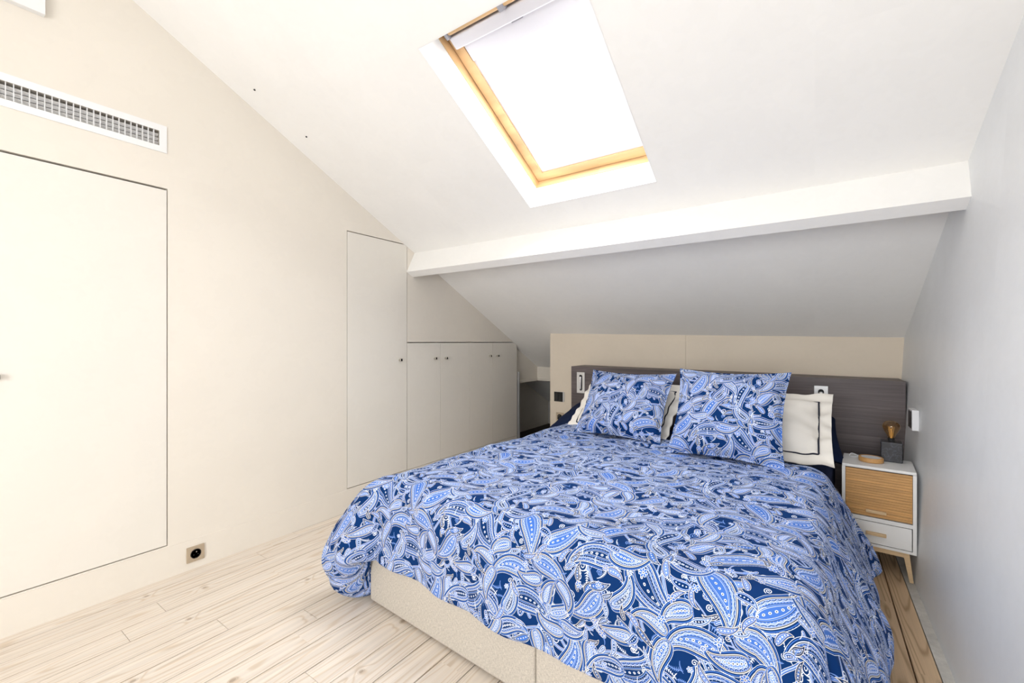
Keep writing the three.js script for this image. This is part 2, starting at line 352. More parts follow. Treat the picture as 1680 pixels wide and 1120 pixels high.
// header over the open eaves space behind the recess, and the far end of that space
struct(mesh('wall_knee', box(-2.76, 0.6, 0.725, 1.1, DEND, DEND + 0.1), M.cream), 'cream header over the open eaves space at the back of the recess', 'wall');
struct(mesh('wall_eaves', box(-3.4, 0.6, -0.1, 0.7, 5.5, 5.6), M.back), 'far end of the eaves space behind the recess', 'wall');
struct(mesh('trim_2', [box(XL - 0.05, XL - 0.038, 0.712, 0.745, 3.8765, DEND, 0.002), box(XL - 0.038, -1.6, 0.712, 0.745, DEND - 0.012, DEND, 0.002)], M.cream), 'narrow edge batten along the header in the recess', 'trim');
// wall behind the camera with a window
{
  const { x0, x1, y0, y1, d } = WIN2;
  struct(mesh('wall_front', [box(-3.4, x0, -0.1, 2.6, d - 0.15, d), box(x1, 1.1, -0.1, 2.6, d - 0.15, d), box(x0, x1, -0.1, y0, d - 0.15, d), box(x0, x1, y1, 2.6, d - 0.15, d)], M.back), 'white wall behind the viewpoint', 'wall');
  const w = structGroup('window_2', 'white framed window in the wall behind the viewpoint', 'window');
  mesh('window_frame', [box(x0, x0 + 0.05, y0, y1, d - 0.10, d - 0.04), box(x1 - 0.05, x1, y0, y1, d - 0.10, d - 0.04), box(x0, x1, y0, y0 + 0.05, d - 0.10, d - 0.04), box(x0, x1, y1 - 0.05, y1, d - 0.10, d - 0.04), box((x0 + x1) / 2 - 0.03, (x0 + x1) / 2 + 0.03, y0, y1, d - 0.10, d - 0.04)], M.whitePaint, w);
  for (const [a, b] of [[x0 + 0.05, (x0 + x1) / 2 - 0.03], [(x0 + x1) / 2 + 0.03, x1 - 0.05]]) { const p = new THREE.PlaneGeometry(b - a, y1 - y0 - 0.1); p.translate((a + b) / 2, (y0 + y1) / 2, -(d - 0.07)); mesh('pane', p, M.glass, w); }
}
// boxed-in casing high on the left wall
struct(mesh('trim_1', box(-2.66, -2.605, 2.517, 2.96, -0.9, 0.374), M.whitePaint), 'white boxed casing high on the left wall', 'casing');

// floor of pine boards
{
  const floor = mesh('floor', box(-3.4, 1.1, -0.16, -0.022, -2.1, 5.7), M.subfloor);
  struct(floor, 'pale limed pine board floor', 'floor');
  const R = rng(5), W = 0.118, cuts = { '-2': [0.692], '-1': [0.543], '-3': [1.17], 3: [1.04] };
  const geos = {};
  for (let row = -4; row <= 21; row++) {
    let x0 = -2.19 + row * W, x1 = x0 + W;
    x0 = Math.max(x0, XL + 0.002); x1 = Math.min(x1, 0.362);
    if (x1 - x0 < 0.02) continue;
    const list = cuts[row] ? [...cuts[row]] : [mix(-1.2, 2.6, R())];
    if (cuts[row]) list.push(cuts[row][0] + 2.2 + 0.4 * R()); else list.push(list[0] + 1.9 + 0.5 * R());
    if (row >= 18) list.splice(0, 2, -1.4 + 0.2 * row % 0.7, 3.2);
    const ends = [-2.0, ...list.filter((d) => d < 4.2).sort((a, b) => a - b), 4.37];
    for (let k = 0; k + 1 < ends.length; k++) {
      const a = ends[k] + 0.0008, b = ends[k + 1] - 0.0008, gap = 0.0016 + 0.0016 * R();
      const g = box(x0 + gap, x1 - gap, -0.022, 0 + 0.0006 * (R() - 0.5), a, b);
      const uv = g.attributes.uv, off = R() * 3;
      for (let i = 0; i < uv.count; i++) uv.setXY(i, (g.attributes.position.getX(i) - x0) / W * 0.98 + 0.01, -g.attributes.position.getZ(i) / 1.7 + off);
      const pl = mesh('plank', g, row >= 17 ? M.shadedPine[row % 2] : M.pine[Math.floor(R() * 4)], floor);  // rows along the right wall get the tan boards with dimmer light painted in
      pl.name = 'plank';
    }
  }
  mesh('filler_strip', box(0.3635, 0.402, -0.022, -0.003, -2.0, 4.37), M.filler, floor);
}

// ---------------------------------------------------------------- roof window
{
  const w = structGroup('window_1', 'pine framed roof window with a raised white blind', 'window');
  const g = new THREE.Group(); void g;
  w.position.set(0, ROOF, 0); w.rotation.x = -TH;
  const S = (u0, u1, v0, v1, w0, w1, r = 0) => lbox(u0, u1, w0, w1, -v1, -v0, r);
  const U0 = -1.413, U1 = -0.654, V0 = 1.477, V1 = 2.496;
  const fr = (a, b0, b1, c0, c1, w0, w1) => [S(b0, b0 + a, c0, c1, w0, w1), S(b1 - a, b1, c0, c1, w0, w1), S(b0 + a, b1 - a, c0, c0 + a, w0, w1), S(b0 + a, b1 - a, c1 - a, c1, w0, w1)];
  // plaster lining of the shaft
  const lining = mesh('lining', [S(U0 - 0.001, U0 + 0.004, V0, V1, 0.0, 0.155), S(U1 - 0.004, U1 + 0.001, V0, V1, 0.0, 0.155), S(U0, U1, V0 - 0.001, V0 + 0.004, 0.0, 0.155), S(U0, U1, V1 - 0.004, V1 + 0.001, 0.0, 0.155)], M.whitePaint, w); void lining;
  // fixed pine frame: a stepped reveal
  mesh('window_frame', [...fr(0.008, U0, U1, V0, V1, 0.155, 0.208), ...fr(0.03, U0, U1, V0, V1, 0.212, 0.27)], M.goldPine, w);
  // sash
  const s0 = U0 + 0.012, s1 = U1 - 0.012, t0 = V0 + 0.012, t1 = V1 - 0.012;
  const sash = mesh('sash', fr(0.052, s0, s1, t0, t1, 0.200, 0.25), M.goldPine, w);
  mesh('side_rail', fr(0.036, s0 + 0.052, s1 - 0.052, t0 + 0.052, t1 - 0.052, 0.212, 0.25), M.lilacWhite, sash);
  mesh('gasket', fr(0.004, s0 + 0.088, s1 - 0.088, t0 + 0.088, t1 - 0.088, 0.218, 0.25), M.greyPlastic, sash);
  const pane = new THREE.PlaneGeometry(s1 - s0 - 0.17, t1 - t0 - 0.17); pane.rotateX(Math.PI / 2); pane.translate((s0 + s1) / 2, 0.24, -(t0 + t1) / 2);
  mesh('pane', pane, M.glass, sash);
  // top bar with end caps and bracket
  const bar = mesh('control_bar', S(s0 + 0.045, s1 - 0.045, t0 + 0.005, t0 + 0.060, 0.150, 0.185, 0.012), M.goldPine, w);
  mesh('end_cap', S(s0 + 0.028, s0 + 0.046, t0 + 0.002, t0 + 0.070, 0.148, 0.205, 0.004), M.greyPlastic, bar);
  mesh('end_cap', S(s1 - 0.046, s1 - 0.028, t0 + 0.002, t0 + 0.070, 0.148, 0.205, 0.004), M.greyPlastic, bar);
  mesh('bracket', S(-1.075, -1.045, t0 + 0.002, t0 + 0.070, 0.145, 0.205, 0.004), M.greyPlastic, bar);
  // blind cassette and its pulled-up cloth
  const cas = mesh('blind_cassette', S(s0 + 0.030, s1 - 0.030, t0 + 0.072, t0 + 0.128, 0.165, 0.212, 0.008), M.lilacWhite, w);
  mesh('bottom_rail', S(s0 + 0.058, s1 - 0.058, t0 + 0.130, t0 + 0.215, 0.196, 0.214, 0.004), M.lilacWhite, cas);
  mesh('pull_tab', S(-1.07, -1.01, t0 + 0.128, t0 + 0.140, 0.186, 0.197, 0.003), M.greyPlastic, cas);
}
// two small screws left in the ceiling
for (const [u, v, l] of [[-2.484, 1.276, 'small dark screw in the sloping ceiling, the one higher up the slope'], [-2.473, 1.597, 'small dark screw in the sloping ceiling, the one lower down the slope']]) {
  const s = thing('screw', l, 'screw'); s.position.copy(onSlope(u, v, 0)); s.rotation.x = -TH;
  const head = new THREE.CylinderGeometry(0.004, 0.0055, 0.004, 12); head.translate(0, -0.002, 0); mesh('head', head, M.blackMatte, s);
  const sh = new THREE.CylinderGeometry(0.002, 0.002, 0.012, 8); sh.translate(0, 0.004, 0); mesh('shank', sh, M.nickel, s);
}

// ---------------------------------------------------------------- flush doors, cupboards, vent, sockets on the left wall
function knob(parent, d, y) {
  const k = mesh('knob', [box(XL, XL + 0.014, y - 0.006, y + 0.006, d - 0.006, d + 0.006, 0.002), box(XL + 0.012, XL + 0.026, y - 0.011, y + 0.011, d - 0.011, d + 0.011, 0.003)], M.nickel, parent);
  mesh('inlay', box(XL + 0.0255, XL + 0.0272, y - 0.008, y + 0.008, d - 0.008, d + 0.008, 0.0006), M.black, k);
  return k;
}
const leaf = (d0, d1, y0, y1) => box(XL - 0.024, XL, y0, y1, d0, d1);
{
  const a = structGroup('door_1', 'flush cream closet door beside the socket', 'door');
  const p = mesh('door_leaf', leaf(0.194, 0.7915, 0.1625, 1.9165), M.door, a); knob(p, 0.243, 1.031);
  const b = structGroup('door_2', 'flush cream closet door, second leaf of the pair', 'door');
  const q = mesh('door_leaf', leaf(-0.4065, 0.1905, 0.1625, 1.9165), M.door, b); knob(q, 0.14, 1.031);
  const t = thing('tall_cupboard', 'tall built-in cupboard with a flush cream door reaching the sloping ceiling', 'cupboard');
  const td = mesh('door', leaf(1.8055, 2.3355, 0.1625, 1.9255), M.door, t); knob(td, 2.262, 1.028);
  const e = [2.3405, 2.711, 3.098, 3.448, 3.868];
  for (const [i, label] of [[0, 'low built-in cupboard with two flush cream doors beside the tall cupboard'], [2, 'low built-in cupboard with two flush cream doors at the dark recess']]) {
    const c = thing('low_cupboard', label, 'cupboard');
    const kz = i ? [3.392, 3.515] : [2.637, 2.768];
    knob(mesh('door', leaf(e[i] + 0.0014, e[i + 1] - 0.0014, 0.1605, 1.158), M.door, c), kz[0], 1.028);
    knob(mesh('door', leaf(e[i + 1] + 0.0014, e[i + 2] - 0.0014, 0.1605, 1.158), M.door, c), kz[1], 1.026);
  }
}
{
  const v = thing('vent_grille', 'long white air vent grille high on the left wall', 'vent grille');
  const y0 = 2.0985, y1 = 2.2300, a0 = -0.105, a1 = 0.791, iy0 = 2.127, iy1 = 2.2005, ia0 = -0.072, ia1 = 0.7625;
  const strip = (pts) => { const s = new THREE.Shape(pts.map(([d, y]) => new THREE.Vector2(d, y))); const e = new THREE.ExtrudeGeometry(s, { depth: 0.004, bevelEnabled: true, bevelSize: 0.0008, bevelThickness: 0.0008, bevelSegments: 1 }); e.rotateY(Math.PI / 2); e.translate(XL + 0.0005, 0, 0); return metricUV(e); };
  const fr = mesh('frame', [strip([[a0, y1], [ia0, iy1], [ia1, iy1], [a1, y1]]), strip([[a0, y0], [a1, y0], [ia1, iy0], [ia0, iy0]]), strip([[ia1, iy0], [a1, y0], [a1, y1], [ia1, iy1]]), strip([[a0, y0], [ia0, iy0], [ia0, iy1], [a0, y1]])], M.whitePaint, v); void fr;
  const vb = box(XL - 0.010, XL + 0.002, iy0, iy1, -0.0011, 0.0011);
  for (let k = 1; k < 39; k++) { const b = mesh('vertical_fin', vb, M.whitePaint, v); b.position.z = -(ia1 - k * 0.02145); }
  for (let k = 0; k < 3; k++) { const g = new THREE.BoxGeometry(0.0165, 0.0018, ia1 - ia0); g.rotateZ(0.85); g.translate(XL - 0.018, iy0 + 0.0170 + k * 0.0195, -(ia0 + ia1) / 2); mesh('blade', metricUV(g), M.whitePaint, v); }
}
function socketOn(name, label, plate, round, cx, cy, cz, size, axis, inset) {
  const o = thing(name, label, 'socket'); o.position.set(cx, cy, cz); o.rotation.y = axis;
  mesh('plate', lbox(-size / 2, size / 2, -size / 2, size / 2, 0, 0.008, 0.002), plate, o);
  const r = new THREE.TorusGeometry(size * 0.285, size * 0.025, 8, 36); r.translate(0, 0, 0.0085);
  const cup = new THREE.LatheGeometry([[0, -0.0005], [size * 0.26, -0.0005], [size * 0.275, 0.0015]].map(([a, b]) => new THREE.Vector2(a, b)), 36); cup.rotateX(Math.PI / 2); cup.translate(0, 0, 0.0085);
  const well = mesh('socket_well', [r, cup], round, o);
  for (const s of [-1, 1]) { const h = new THREE.CylinderGeometry(0.0026, 0.0026, 0.002, 12); h.rotateX(Math.PI / 2); h.translate(s * 0.0095, -0.004, 0.0092); mesh('contact_hole', h, M.blackMatte, well); }
  const pin = new THREE.CylinderGeometry(0.0024, 0.0024, 0.010, 10); pin.rotateX(Math.PI / 2); pin.translate(0, 0.012, 0.013); mesh('earth_pin', pin, M.chrome, well);
  return o;
}
socketOn('wall_socket', 'champagne plate with a black round socket low on the left wall', M.champagne, M.black, XL + 0.004, 0.0775, -0.911, 0.078, Math.PI / 2);

// ---------------------------------------------------------------- bed wall: headboard, lights, switch
{
  const D0 = 3.37, D1 = DB - 0.002, xa = -1.722, xb = 0.432;
  const h = thing('headboard', 'long dark grey-brown wood grain headboard box against the cream wall', 'headboard');
  const topY = (x) => 0.957 - 0.0085 * (x - xa);
  const side = (x0, x1, d0, d1, drop = 0) => { const s = new THREE.Shape([[x0, 0.0], [x1, 0.0], [x1, topY(x1) - drop], [x0, topY(x0) - drop]].map(([a, b]) => new THREE.Vector2(a, b))); const e = new THREE.ExtrudeGeometry(s, { depth: d1 - d0, bevelEnabled: false }); e.translate(0, 0, -d1); return metricUV(e); };
  mesh('front_panel', side(xa, xb, D0, D0 + 0.022), M.headboard, h);
  mesh('top_board', (() => { const s = new THREE.Shape([[xa, topY(xa) - 0.02], [xb, topY(xb) - 0.02], [xb, topY(xb) - 0.0005], [xa, topY(xa) - 0.0005]].map(([a, b]) => new THREE.Vector2(a, b))); const e = new THREE.ExtrudeGeometry(s, { depth: D1 - D0 - 0.0235, bevelEnabled: false }); e.translate(0, 0, -D1); return metricUV(e); })(), M.headboard, h);
  mesh('side_panel', box(xa, xa + 0.02, 0, 0.935, D0 + 0.0235, D1), M.headboard, h);
}
function readingLight(label, cx, cy) {
  const o = thing('reading_light', label, 'reading light', [cx, cy, 3.37]);
  const s = new THREE.Shape([[-0.035, -0.087], [0.035, -0.087], [0.035, 0.087], [-0.035, 0.087]].map(([a, b]) => new THREE.Vector2(a, b)));
  const slot = new THREE.Path(); slot.absarc(0, 0.052, 0.016, 0, Math.PI, false); slot.absarc(0, -0.052, 0.016, Math.PI, Math.PI * 2, false); s.holes.push(slot);
  const e = new THREE.ExtrudeGeometry(s, { depth: 0.004, bevelEnabled: true, bevelSize: 0.001, bevelThickness: 0.001, bevelSegments: 2, curveSegments: 16 }); e.translate(0, 0, 0.0012);
  mesh('plate', metricUV(e), M.alu, o);
  mesh('slot_back', lbox(-0.018, 0.018, -0.072, 0.072, 0.0004, 0.0016), M.blackMatte, o);
  const b = new THREE.CapsuleGeometry(0.0105, 0.095, 8, 20); b.translate(0, -0.004, 0.011); mesh('lamp_barrel', b, M.chrome, o);
  return o;
}
readingLight('slim upright reading light in the headboard beside the black wall switch', -1.631, 0.821);
readingLight('slim upright reading light in the headboard above the navy pillow by the nightstand', 0.032, 0.802);
{
  const o = thing('light_switch', 'black double rocker light switch on the cream bed wall', 'switch', [-1.978, 0.650, DB]);
  mesh('frame', lbox(-0.047, 0.053, -0.046, 0.046, 0, 0.009, 0.002), M.alu, o);
  mesh('cover', lbox(-0.051, 0.040, -0.045, 0.045, 0.009, 0.013, 0.002), M.black, o);
  for (const s of [-1, 1]) mesh('rocker', lbox(-0.0055 + s * 0.0205 - 0.0185, -0.0055 + s * 0.0205 + 0.0185, -0.036, 0.036, 0.013, 0.0165, 0.0015), M.black, o);
}
{
  const o = socketOn('bed_socket', 'champagne socket low on the cream bed wall with a black plug', M.champagne, M.blackMatte, -1.972, 0.462, -DB, 0.078, 0);
  const pl = new THREE.CylinderGeometry(0.017, 0.021, 0.034, 20); pl.rotateX(Math.PI / 2); pl.translate(0.012, -0.008, 0.027);
  const p = tag(mesh('plug', (pl.translate(-1.972, 0.462, -DB), metricUV(pl)), M.blackMatte), 'black plug pushed into the socket behind the navy pillow', 'plug'); void o;
  const lead = tube([[-1.958, 0.452, DB - 0.045], [-1.93, 0.43, DB - 0.06], [-1.9, 0.33, DB - 0.05], [-1.88, 0.15, DB - 0.03], [-1.87, 0.01, DB - 0.03]].map((q) => P3(...q)), 0.0035); mesh('lead', lead, M.blackMatte, p);
}
// metal edge strip at the end of the cupboards
tag(mesh('metal_strip', box(XL - 0.02, XL + 0.004, 0.0, 0.84, 3.905, 3.93, 0.002), M.alu), 'thin grey metal strip standing upright at the end of the low cupboards', 'strip');

// thermostat on the right wall
{
  const x = wallRX(0.76), o = thing('thermostat', 'white square thermostat with a dark screen on the right wall', 'thermostat', [x, 0.765, 3.055]);
  const body = mesh('case', lbox(-0.028, 0.001, -0.053, 0.053, -0.053, 0.053, 0.004), M.whitePlastic, o); void body;
  mesh('screen', lbox(-0.0295, -0.0278, -0.044, 0.044, -0.046, 0.046, 0.0006), M.black, o);
}

// ---------------------------------------------------------------- bed
const BED = { x: -1.639, d: 1.238, turn: -3.5 * Math.PI / 180, W: 1.63, L: 2.09 };
const TOP = 0.575;                                         // height of the duvet surface
{
  const b = thing('bed', 'wide divan bed with a beige woven fabric base and navy sheet', 'bed', [BED.x, 0, BED.d], BED.turn);
  const seam = 0.905;
  for (const [a0, a1] of [[0, seam - 0.001], [seam + 0.001, BED.W]]) mesh('base', lbox(a0, a1, 0.012, 0.30, -BED.L, 0, 0.012), M.linen, b);
  for (const [a, z] of [[0.06, -0.08], [BED.W - 0.06, -0.08], [0.06, -BED.L + 0.08], [BED.W - 0.06, -BED.L + 0.08], [0.85, -0.08], [0.85, -BED.L + 0.08]]) { const f = new THREE.CylinderGeometry(0.022, 0.02, 0.0135, 16); f.translate(a, 0.00675, z); mesh('foot', f, M.blackMatte, b); }
  mesh('mattress', lbox(0.015, BED.W - 0.015, 0.301, 0.53, -BED.L, -0.02, 0.05), M.navy, b);
}

// duvet: flat cloth (uv in metres) laid over the mattress and let fall over three sides
{
  const W = BED.W, IN = 0.10, R = 0.115, na = 72, nb = 72, nc = 26, nd = 30;
  const bHead = (a) => 1.70 - 0.36 * (a / W);
  const A0 = IN, A1 = W - IN, B0 = IN;
  const fold = (u, v) => 0.015 * N3(u * 3.1, v * 2.7, 1) + 0.007 * N3(u * 7, v * 6, 5) + 0.0025 * N3(u * 18, v * 18, 8);
  const pos = [], uv = [], idx = [];
  // outward direction angle phi: 0 = left side, 90 = foot, 180 = right side
  const profile = (P, dir, delta, phi, along) => {
    const corner = Math.max(0, Math.sin(clamp(phi, 0, 90) * Math.PI / 90)) * (phi < 90 ? 1 : 0), cornerR = phi > 90 ? Math.max(0, Math.sin((phi - 90) * Math.PI / 90)) : 0;
    const arc = R * Math.PI / 2;
    let off, drop, nx, ny;
    if (delta < arc) { const t = delta / R; off = R * Math.sin(t); drop = R * (1 - Math.cos(t)); nx = Math.sin(t); ny = Math.cos(t); }
    else { off = R + 0.06 * (delta - arc); drop = R + (delta - arc) * 0.995; nx = 1; ny = 0; }
    const t = clamp(delta / 0.62, 0, 1);
    // cloth gathers and swells at the left foot corner, hangs a little loose elsewhere
    const swellL = 0.15 * Math.pow(corner, 1.1) * Math.sin(Math.PI * clamp(Math.pow(t, 1.45) * 0.93, 0, 1)) * (phi < 45 ? 1 : 0.92);
    const leftLoose = 0.075 * (phi < 1 ? sstep(0.9, 0.0, along) : phi < 90 ? Math.cos(phi * Math.PI / 180) : 0) * Math.sin(Math.PI * clamp(Math.pow(t, 1.3) * 0.9, 0, 1));
    const wave = (0.016 * Math.sin(along * 9.5 + 1.3) + 0.010 * Math.sin(along * 21)) * sstep(0.10, 0.45, delta) * (phi > 1 && phi < 89 ? 0 : 1);
    const pleat = (corner * 0.020 * Math.sin(phi * 0.30) + cornerR * 0.02 * Math.sin(phi * 0.2)) * sstep(0.15, 0.5, delta);
    const right = (phi > 179 ? 1 : cornerR) * 0.13 * sstep(0.1, 0.5, delta);
    off += swellL + leftLoose + wave + pleat + right;
    const f = fold(P[0] + dir[0] * delta, P[1] + dir[1] * delta) * 1.3;
    off += nx * f; const y = TOP - drop + ny * f;
    return [P[0] + dir[0] * off, y, P[1] + dir[1] * off];
  };
  const dmax = (phi, along) => {
    // cloth length from the top edge to the hem
    if (phi <= 0.001) return mix(0.59, 0.46, sstep(0.0, 1.0, along));
    if (phi < 90) return mix(0.595, 0.395, sstep(40, 72, phi)) ;
    if (phi < 90.001) return 0.395 + 0.030 * sstep(0.0, 0.5, along) + 0.008 * Math.sin(along * 7.0);
    if (phi < 180) return mix(0.43, 0.54, Math.sin((phi - 90) * Math.PI / 180 * 2));
    return 0.49 + 0.02 * Math.sin(along * 4);
  };
  // top
  const topIndex = [];
  for (let j = 0; j <= nb; j++) for (let i = 0; i <= na; i++) {
    const a = mix(A0, A1, i / na), bh = bHead(a), b = mix(B0, bh, j / nb);
    const y = TOP + fold(a, b) * 1.3 - 0.055 * sstep(bh - 0.07, bh, b) + 0.010 * sstep(bh - 0.30, bh - 0.10, b);
    topIndex.push(pos.length / 3); pos.push(a, y, b); uv.push(a, b);
  }
  for (let j = 0; j < nb; j++) for (let i = 0; i < na; i++) { const a = j * (na + 1) + i, b = a + 1, c = a + na + 1, d = c + 1; idx.push(a, b, c, b, d, c); }
  // falling sides as one ribbon of columns
  const cols = [];
  for (let j = nb; j >= 0; j--) { const b = mix(B0, bHead(A0), j / nb); cols.push({ P: [A0, b], phi: 0, along: b - B0, head: sstep(bHead(A0) - 0.07, bHead(A0), b) * 0.055 - 0.010 * sstep(bHead(A0) - 0.30, bHead(A0) - 0.10, b) }); }
  for (let k = 1; k < nc; k++) cols.push({ P: [A0, B0], phi: 90 * k / nc, along: 0 });
  for (let i = 0; i <= na; i++) { const a = mix(A0, A1, i / na); cols.push({ P: [a, B0], phi: 90, along: a - A0 }); }
  for (let k = 1; k < nc; k++) cols.push({ P: [A1, B0], phi: 90 + 90 * k / nc, along: 0 });
  for (let j = 0; j <= nb; j++) { const b = mix(B0, bHead(A1), j / nb); cols.push({ P: [A1, b], phi: 180, along: b - B0, head: sstep(bHead(A1) - 0.07, bHead(A1), b) * 0.055 - 0.010 * sstep(bHead(A1) - 0.30, bHead(A1) - 0.10, b) }); }
  const colStart = [];
  for (const c of cols) {
    const rad = c.phi * Math.PI / 180, dir = [-Math.cos(rad), -Math.sin(rad)], roll = 0.016 + 0.062 * (c.phi < 0.001 ? sstep(0.75, 0.05, c.along) : c.phi < 90 ? sstep(88, 55, c.phi) : 0), m = dmax(c.phi, c.along) - 0.75 * (roll - 0.016);
    colStart.push(pos.length / 3);
    let last;
    for (let k = 0; k <= nd; k++) {
      const dl = m * k / nd, q = profile(c.P, dir, dl, c.phi, c.along);
      q[1] -= (c.head || 0) * (1 - sstep(0, 0.25, dl)); if (q[1] < 0.03) q[1] = 0.03 + 0.2 * (q[1] - 0.03) * 0;
      pos.push(q[0], q[1], q[2]); uv.push(c.P[0] + dir[0] * dl, c.P[1] + dir[1] * dl); last = q;
    }
    for (let k = 1; k <= 10; k++) {                        // rolled hem turning inwards
      const t = Math.min(1, k / 9) * Math.PI, r = roll, up = k === 10 ? 0.10 : 0;
      pos.push(last[0] - dir[0] * r * (1 - Math.cos(t)), Math.max(0.012, last[1] - r * Math.sin(t)) + up, last[2] - dir[1] * r * (1 - Math.cos(t)));
      uv.push(c.P[0] + dir[0] * (m + 0.35 * roll * k), c.P[1] + dir[1] * (m + 0.35 * roll * k));
    }
  }
  const nr = nd + 10 + 1;
  for (let i = 0; i + 1 < cols.length; i++) for (let k = 0; k + 1 < nr; k++) { const a = colStart[i] + k, b = colStart[i + 1] + k; idx.push(a, a + 1, b, b, a + 1, b + 1); }
  // corner fans are covered by coincident top vertices; local z is minus the length
  for (let i = 2; i < pos.length; i += 3) pos[i] = -pos[i];
  let g = new THREE.BufferGeometry();
  g.setAttribute('position', new THREE.Float32BufferAttribute(pos, 3)); g.setAttribute('uv', new THREE.Float32BufferAttribute(uv, 2)); g.setIndex(idx);
  g = mergeVertices(g, 1e-5); g.computeVertexNormals();
  const d = thing('duvet', 'blue and white paisley duvet spread over the bed', 'duvet', [BED.x, 0, BED.d], BED.turn);
  mesh('cover', g, M.paisley, d);
}

// ---------------------------------------------------------------- pillows
function cushionGeo(w, h, T, opt = {}) {
  const n = 44, { flange = 0, seed = 1, pinch = 0.05, uvOff = [0, 0], ruffle = 0.004, sag = 0 } = opt;
  const pos = [], uv = [], idx = [];
  const fu = flange / (w / 2), fv = flange / (h / 2);
  for (let side = 0; side < 2; side++) for (let j = 0; j <= n; j++) for (let i = 0; i <= n; i++) {
    const warpT = (t) => Math.sign(t) * (1 - Math.pow(1 - Math.abs(t), 1.35)) ;
    const u = warpT(i / n * 2 - 1), v = warpT(j / n * 2 - 1);
    const iu = clamp(Math.abs(u) / (1 - fu), 0, 1), iv = clamp(Math.abs(v) / (1 - fv), 0, 1);
    const fat = Math.pow(Math.max(0, (1 - iu * iu * iu) * (1 - iv * iv * iv)), 0.55);
    const px = u * w / 2 * (1 - pinch * (1 - v * v) * Math.abs(u)), py = v * h / 2 * (1 - pinch * (1 - u * u) * Math.abs(v));
    const wr = (0.010 * N3(u * 2.2 + seed, v * 2.2, seed * 3.1) + 0.006 * N3(u * 5 + seed, v * 5, seed)) * fat + ruffle * N3(u * 4 + seed * 2, v * 4, 7) * (1 - fat);
    const z = (side ? -1 : 1) * (T / 2 * fat + 0.0022) + wr + sag * (u * u) ;
    pos.push(px, py, z); uv.push(px + uvOff[0], py + uvOff[1]);
  }
  const m = (n + 1) * (n + 1);
  for (let s = 0; s < 2; s++) for (let j = 0; j < n; j++) for (let i = 0; i < n; i++) { const a = s * m + j * (n + 1) + i, b = a + 1, c = a + n + 1, d = c + 1; s ? idx.push(a, c, b, b, c, d) : idx.push(a, b, c, b, d, c); }
  const edge = (a, b) => idx.push(a, a + m, b, b, a + m, b + m);
  for (let i = 0; i < n; i++) { edge(i + 1, i); edge(n * (n + 1) + i, n * (n + 1) + i + 1); edge(i * (n + 1), (i + 1) * (n + 1)); edge((i + 1) * (n + 1) + n, i * (n + 1) + n); }
  const g = new THREE.BufferGeometry();
  g.setAttribute('position', new THREE.Float32BufferAttribute(pos, 3)); g.setAttribute('uv', new THREE.Float32BufferAttribute(uv, 2)); g.setIndex(idx); g.computeVertexNormals();
  g.userData.front = (u, v) => {                            // a point on the front face
    let best = 0, bd = 1e9; for (let k = 0; k < m; k++) { const q = Math.hypot(pos[k * 3] - u, pos[k * 3 + 1] - v); if (q < bd) { bd = q; best = k; } }
    return new THREE.Vector3(u, v, pos[best * 3 + 2]);
  };
  return g;
}
function lean(o, bl, br, top) {                            // stand a pillow on its lower edge, leaning back towards "top"
  const a = P3(...bl), b = P3(...br), t = P3(...top), mid = a.clone().add(b).multiplyScalar(0.5);
  const x = b.clone().sub(a).normalize(), up = t.clone().sub(mid); up.addScaledVector(x, -up.dot(x)); const h = up.length(); up.normalize();
  const z = x.clone().cross(up);
  o.position.copy(mid).addScaledVector(up, h / 2);
  o.quaternion.setFromRotationMatrix(new THREE.Matrix4().makeBasis(x, up, z));
}
{
  const p = thing('paisley_cushion', 'blue paisley cushion leaning by the black wall switch end of the headboard', 'cushion', undefined, 0, 'paisley cushions on the bed');
  mesh('cover', cushionGeo(0.58, 0.47, 0.15, { seed: 2, uvOff: [0.11, 0.31], pinch: 0.09, flange: 0.012 }), M.paisley, p);
  lean(p, [-1.30, 0.585, 2.575], [-0.715, 0.585, 2.515], [-1.01, 0.965, 2.79]);
  const q = thing('paisley_cushion', 'larger blue paisley cushion leaning in front of the white pillow by the nightstand', 'cushion', undefined, 0, 'paisley cushions on the bed');
  mesh('cover', cushionGeo(0.545, 0.50, 0.16, { seed: 5, uvOff: [0.02, 0.13], pinch: 0.09, flange: 0.012 }), M.paisley, q);
  lean(q, [-0.650, 0.580, 2.385], [-0.115, 0.580, 2.350], [-0.37, 1.01, 2.60]);
}
function oxford(label, w, h, bl, br, top, seed, roll = 0) {
  const p = thing('white_pillow', label, 'pillow', undefined, 0, 'white pillows with navy piping');
  const g = cushionGeo(w, h, 0.16, { flange: 0.06, seed, pinch: 0.03, ruffle: 0.03 });
  mesh('pillowcase', g, M.whiteCloth, p);
  const a = w / 2 - 0.062, b = h / 2 - 0.062, pts = [];
  const N = 26; for (let k = 0; k < N; k++) pts.push([mix(-a, a, k / N), -b]); for (let k = 0; k < N; k++) pts.push([a, mix(-b, b, k / N)]); for (let k = 0; k < N; k++) pts.push([mix(a, -a, k / N), b]); for (let k = 0; k < N; k++) pts.push([-a, mix(b, -b, k / N)]);
  mesh('piping', tube(pts.map(([x, y]) => g.userData.front(x, y).add(new THREE.Vector3(0, 0, 0.002))), 0.0042, 320, true, 6), M.navyCord, p);
  lean(p, bl, br, top); p.rotateZ(roll);
}
oxford('white pillow with navy piping, tucked behind the paisley cushion next to the black wall switch', 0.74, 0.46, [-1.45, 0.585, 2.765], [-0.705, 0.585, 2.61], [-1.08, 0.865, 2.97], 3);
oxford('white pillow with navy piping, its end showing beside the nightstand', 0.72, 0.45, [-0.66, 0.575, 2.60], [0.070, 0.570, 2.535], [-0.29, 0.868, 2.875], 6, 0.06);
